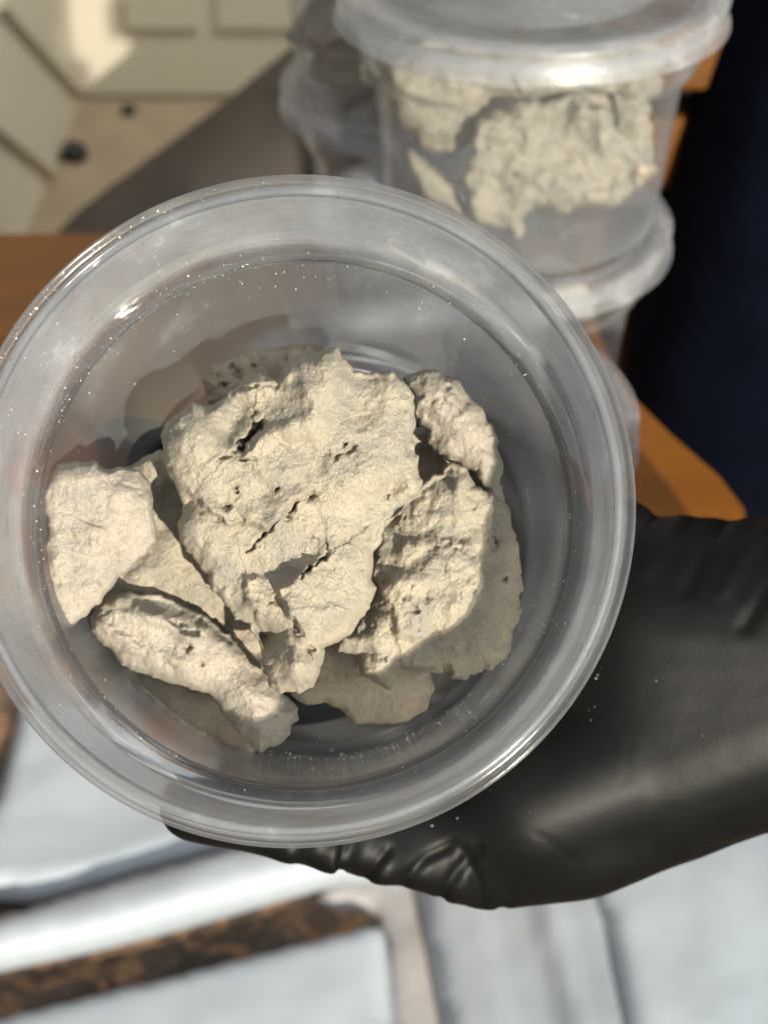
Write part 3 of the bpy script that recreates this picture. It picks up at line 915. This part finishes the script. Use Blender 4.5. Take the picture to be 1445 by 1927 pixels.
fill(0, [(-.004, -.012, .020, (.026, .019, .014), .4, 3.3, 'lower stone inside the bottom cup of the right-hand stack', M_rock), (.004, -.004, .050, (.030, .022, .014), 1.1, 6.1, 'upper stone inside the bottom cup of the right-hand stack', M_rock_pale)])
fill(1, [(-.004, .006, .050, (.036, .024, .020), .2, 36.3, 'broad stone at the back of the middle cup in the right-hand stack, behind the others', M_rock)])
fill(2, [(-.006, -.006, .020, (.028, .018, .012), .2, 9.3, 'stone at the left in the topmost cup of the right-hand stack', M_rock), (.016, .012, .024, (.016, .014, .012), .9, 12.1, 'stone at the back in the topmost cup of the right-hand stack', M_rock)])
fill(3, [(-.006, -.008, .020, (.026, .022, .014), .3, 15.3, 'lower stone inside the bottom cup of the left-hand stack', M_rock_tan), (-.004, -.004, .052, (.038, .034, .015), 1.3, 18.1, 'upper stone inside the bottom cup of the left-hand stack', M_rock_pale)])
fill(4, [(-.004, -.006, .030, (.034, .030, .024), .5, 21.3, 'rounded shaded stone low inside the upper cup of the left-hand stack', M_rock_pale), (-.004, .0, .060, (.036, .030, .011), .2, 24.1, 'tan stone near the top of the upper cup of the left-hand stack', M_rock_pale)])
fill(5, [(0, 0, .022, (.028, .024, .016), .1, 27.3, 'lower stone inside the lone lidded cup', M_rock), (.004, .0, .050, (.026, .022, .013), 1.0, 30.1, 'upper stone inside the lone lidded cup', M_rock)])

# ------------------------------------------------------------------ gloved hand
def capsule(bm, p, q, r0, r1, n=20, rings=5):
    p, q = Vector(p), Vector(q)
    d = (q - p)
    L_ = d.length
    rot = Vector((0, 0, 1)).rotation_difference(d.normalized()) if L_ > 1e-9 else Quaternion()
    prof = []
    for i in range(rings + 1):
        a = math.pi / 2 * i / rings
        prof.append((max(1e-5, r0 * math.sin(a)), -r0 * math.cos(a)))
    for i in range(rings + 1):
        a = math.pi / 2 * i / rings
        prof.append((max(1e-5, r1 * math.cos(a)), L_ + r1 * math.sin(a)))
    rows = []
    for r, z in prof:
        rows.append([bm.verts.new(p + rot @ Vector((r * math.cos(2 * math.pi * k / n), r * math.sin(2 * math.pi * k / n), z))) for k in range(n)])
    for a, b in zip(rows[:-1], rows[1:]):
        for k in range(n):
            l = (k + 1) % n
            bm.faces.new((a[k], a[l], b[l], b[k]))
    bm.faces.new(rows[0][::-1]); bm.faces.new(rows[-1])


bm = bmesh.new()


def chain(pts_):
    """px, py, depth, radius in metres"""
    for a, b in zip(pts_[:-1], pts_[1:]):
        capsule(bm, P(*a[:3]), P(*b[:3]), a[3], b[3])


# forearm and wrist
for k in range(6):
    f = k / 5
    chain([(1850, 1150 + 200 * f, 0.372, 0.026), (1445, 1200 + 122 * f, 0.372, 0.0285), (1200, 1190 + 230 * f, 0.372, 0.0270), (1020, 1180 + 250 * f, 0.376, 0.0215)])
# palm: metacarpals
for y0, y1, r0, r1 in ((1140, 1090, .020, .0135), (1250, 1230, .020, .0135), (1370, 1370, .0195, .013), (1470, 1500, .0185, .0125)):
    chain([(1150, y0, 0.376, r0), (900, (y0 + y1) / 2, 0.374, (r0 + r1) / 2), (740, y1, 0.371, r1)])
chain([(1130, 1440, .368, .0240), (980, 1505, .364, .0215), (880, 1560, .361, .0150), (760, 1560, .358, .0105)])
chain([(930, 1600, .362, .0135), (1080, 1560, .364, .0165), (1250, 1490, .368, .0165), (1450, 1440, .370, .0140)])
# fingers (index, middle, ring, little)
chain([(740, 1070, .368, .0118), (520, 970, .3630, .0102), (350, 880, .3615, .0092), (240, 840, .356, .0080)])
chain([(740, 1210, .368, .0118), (490, 1140, .3630, .0102), (290, 1075, .3615, .0092), (170, 1035, .351, .0080)])
chain([(740, 1370, .367, .0120), (500, 1310, .3630, .0106), (300, 1260, .3590, .0092), (190, 1205, .347, .0080)])
chain([(840, 1480, .367, .0130), (640, 1440, .3640, .0108), (480, 1420, .3600, .0095)])
chain([(780, 1575, .358, .0110), (610, 1552, .350, .0094), (470, 1532, .342, .0084), (362, 1518, .336, .0077)])
# thumb under the far side of the base
chain([(1180, 1110, .372, .020), (1050, 985, .372, .0140), (870, 850, .3690, .0112), (700, 770, .3650, .0098)])
# puckered glove along the little-finger side
for (x, y, d, r) in ((345, 1548, .333, .0040), (440, 1556, .336, .0046), (545, 1588, .340, .0052), (625, 1604, .344, .0056), (720, 1622, .348, .0060), (790, 1622, .352, .0070), (850, 1650, .354, .0066), (905, 1680, .356, .0048), (950, 1672, .357, .0052), (1010, 1650, .360, .0066)):
    capsule(bm, P(x + 20, y - 45, d + .004), P(x, y, d), r * 1.2, r, 14, 4)
me = bpy.data.meshes.new('tmp_hand')
bm.to_mesh(me); bm.free()
tmp = bpy.data.objects.new('tmp_hand', me)
COL.objects.link(tmp)
rm = tmp.modifiers.new('r', 'REMESH'); rm.mode = 'VOXEL'; rm.voxel_size = 0.0011
sm = tmp.modifiers.new('s', 'SMOOTH'); sm.iterations = 55; sm.factor = 0.5
dg = bpy.context.evaluated_depsgraph_get()
hm = bpy.data.meshes.new_from_object(tmp.evaluated_get(dg))
bpy.data.objects.remove(tmp)
hm.name = 'gloved_hand'
nv = len(hm.vertices)
V = np.zeros(nv * 3); hm.vertices.foreach_get('co', V); V = V.reshape(-1, 3)
NV = np.zeros(nv * 3); hm.vertices.foreach_get('normal', NV); NV = NV.reshape(-1, 3)
# creases: in the hand's own coordinates (projected along its length)
dpt = V @ FWD
hx, hy = (V @ RIGHT) / dpt * F + 722.5, 963.5 - (V @ UP) / dpt * F
disp = np.zeros(nv)
for pl, wd, hh in (
    ([(1180, 1040), (1215, 985), (1260, 945), (1290, 930)], 12, -0.0011), ([(1215, 1075), (1265, 1000), (1300, 955)], 16, 0.0008), ([(1290, 1110), (1330, 1030), (1370, 975), (1420, 940)], 13, -0.0010),
    ([(1360, 1110), (1410, 1030), (1470, 970)], 16, 0.0009), ([(1400, 1180), (1460, 1080), (1500, 1040)], 12, -0.0009),
    ([(1010, 1570), (1050, 1595), (1080, 1622)], 6, -0.0002), ([(1182, 1390), (1180, 1430), (1178, 1470)], 5, -0.00015),
    ([(905, 1700), (895, 1650), (870, 1600)], 9, -0.0011), ([(830, 1690), (860, 1640), (900, 1600)], 10, -0.0012), ([(760, 1660), (800, 1615), (850, 1590)], 9, -0.0010), ([(690, 1650), (730, 1600)], 9, -0.0010), ([(640, 1640), (650, 1590), (645, 1560)], 8, -0.0012), ([(940, 1720), (960, 1680)], 8, -0.0008), ([(1330, 1600), (1380, 1590), (1440, 1570)], 8, -0.0006)):
    dd, _, tt = polyline_dist(hx, hy, pl)
    disp += 0.8 * hh * np.exp(-(dd / wd) ** 2)
disp += 0.00006 * fbm(V[:, 0] * 90, V[:, 1] * 90, V[:, 2] * 90, 3) * 1.0
V += NV * disp[:, None]
org = V.mean(0)
hm.vertices.foreach_set('co', (V - org).ravel())
hm.materials.clear(); hm.materials.append(M_glove)
hm.polygons.foreach_set('use_smooth', [True] * len(hm.polygons))
hm.update()
tag(link('gloved_hand', hm, loc=tuple(org)), 'hand in a black rubber glove holding the open cup of stones from below', 'hand')


# ------------------------------------------------------------------ stone dust on the cup and glove
def interp_profile(s, prof):
    z = [p[1] for p in prof]; r = [p[0] for p in prof]
    return np.interp(s, z, r)


dv, df = [], []


def speck(c, r, jit):
    k = len(dv)
    o = rng.normal(size=(6, 3)) * 0.25 * r
    for a, b in zip(((1, 0, 0), (-1, 0, 0), (0, 1, 0), (0, -1, 0), (0, 0, 1), (0, 0, -1)), o):
        dv.append(np.array(c) + np.array(a) * r * jit + b)
    for t in ((0, 2, 4), (2, 1, 4), (1, 3, 4), (3, 0, 4), (2, 0, 5), (1, 2, 5), (3, 1, 5), (0, 3, 5)):
        df.append(tuple(k + i for i in t))


EX = CUP_M.to_3x3()
def cup_pt(th, s, off=0.0002):
    r = float(interp_profile(s, inner)) - off
    return np.array(CUP_M @ Vector((r * math.cos(th), r * math.sin(th), H - s)))


# th measured in the cup frame; find the frame angle of "up-left" in the view
def cup_theta(dx, dy):
    v = EX.inverted() @ Vector(dx * RIGHT + dy * UP)
    return math.atan2(v.y, v.x)


ul = cup_theta(-0.75, 0.65)
for k in range(1200):
    r_ = rng.random()
    if r_ < 0.45:
        th = ul + rng.normal() * 0.75; s = rng.choice([rng.uniform(.003, .016), rng.normal(.0185, .0012), rng.uniform(.02, .035)], p=[.3, .5, .2])
    elif r_ < 0.75:
        th = rng.uniform(0, 6.283); s = np.clip(rng.normal(.0185, .001), .0165, .022)
    else:
        th = rng.uniform(0, 6.283); s = rng.uniform(.003, .060)
    size = float(np.clip(rng.lognormal(math.log(.000062), .45), .00003, .00022))
    speck(cup_pt(th, float(s)), size, rng.uniform(0.6, 1.5, 3))
dn = cup_theta(0.12, -1.0)
for k in range(330):      # powder gathered on the lower wall and the floor
    th = dn + rng.normal() * 0.42
    if rng.random() < 0.6:
        c = cup_pt(th, float(np.clip(rng.normal(.066, .004), .05, .0725)))
    else:
        r = .0405 * math.sqrt(rng.random()); th = rng.uniform(0, 6.283)
        c = np.array(CUP_M @ Vector((r * math.cos(th), r * math.sin(th), H - .0734)))
    speck(c, float(np.clip(rng.lognormal(math.log(.00009), .6), .00004, .0006)), rng.uniform(0.5, 1.5, 3))
for k in range(160):      # on the rim groove
    th = ul + rng.normal() * 0.42
    r = rng.uniform(.0563, .0582)
    c = np.array(CUP_M @ Vector((r * math.cos(th), r * math.sin(th), H - .0004)))
    speck(c, float(np.clip(rng.lognormal(math.log(.000075), .55), .00003, .0003)), rng.uniform(0.6, 1.6, 3))
tag(link('stone_dust', new_mesh('stone_dust', np.array(dv), df, M_dust, False)), 'pale specks of stone dust clinging to the inside of the held cup', 'dust')['kind'] = 'stuff'

# a few flakes that fell on the glove
gv, gf = dv, df
dv, df = [], []
facing = (NV @ FWD < -0.3) & (hx > 620) & (hx < 1400) & (hy > 1080) & (hy < 1700)
ids = np.nonzero(facing)[0]
for cx_, cy_, sp_, n_ in ((980, 1285, 40, 26), (760, 1480, 120, 16), (1250, 1300, 150, 14), (900, 1560, 120, 12)):
    near = ids[np.hypot(hx[ids] - cx_, hy[ids] - cy_) < sp_]
    if len(near):
        for i_ in rng.choice(near, n_):
            speck(V[i_] + NV[i_] * .00005, float(np.clip(rng.lognormal(math.log(.00007), .5), .00003, .0003)), rng.uniform(0.5, 1.6, 3))
if dv:
    tag(link('stone_flakes', new_mesh('stone_flakes', np.array(dv), df, M_dust, False)), 'tiny pale flakes of stone scattered on the black glove', 'dust')['kind'] = 'stuff'
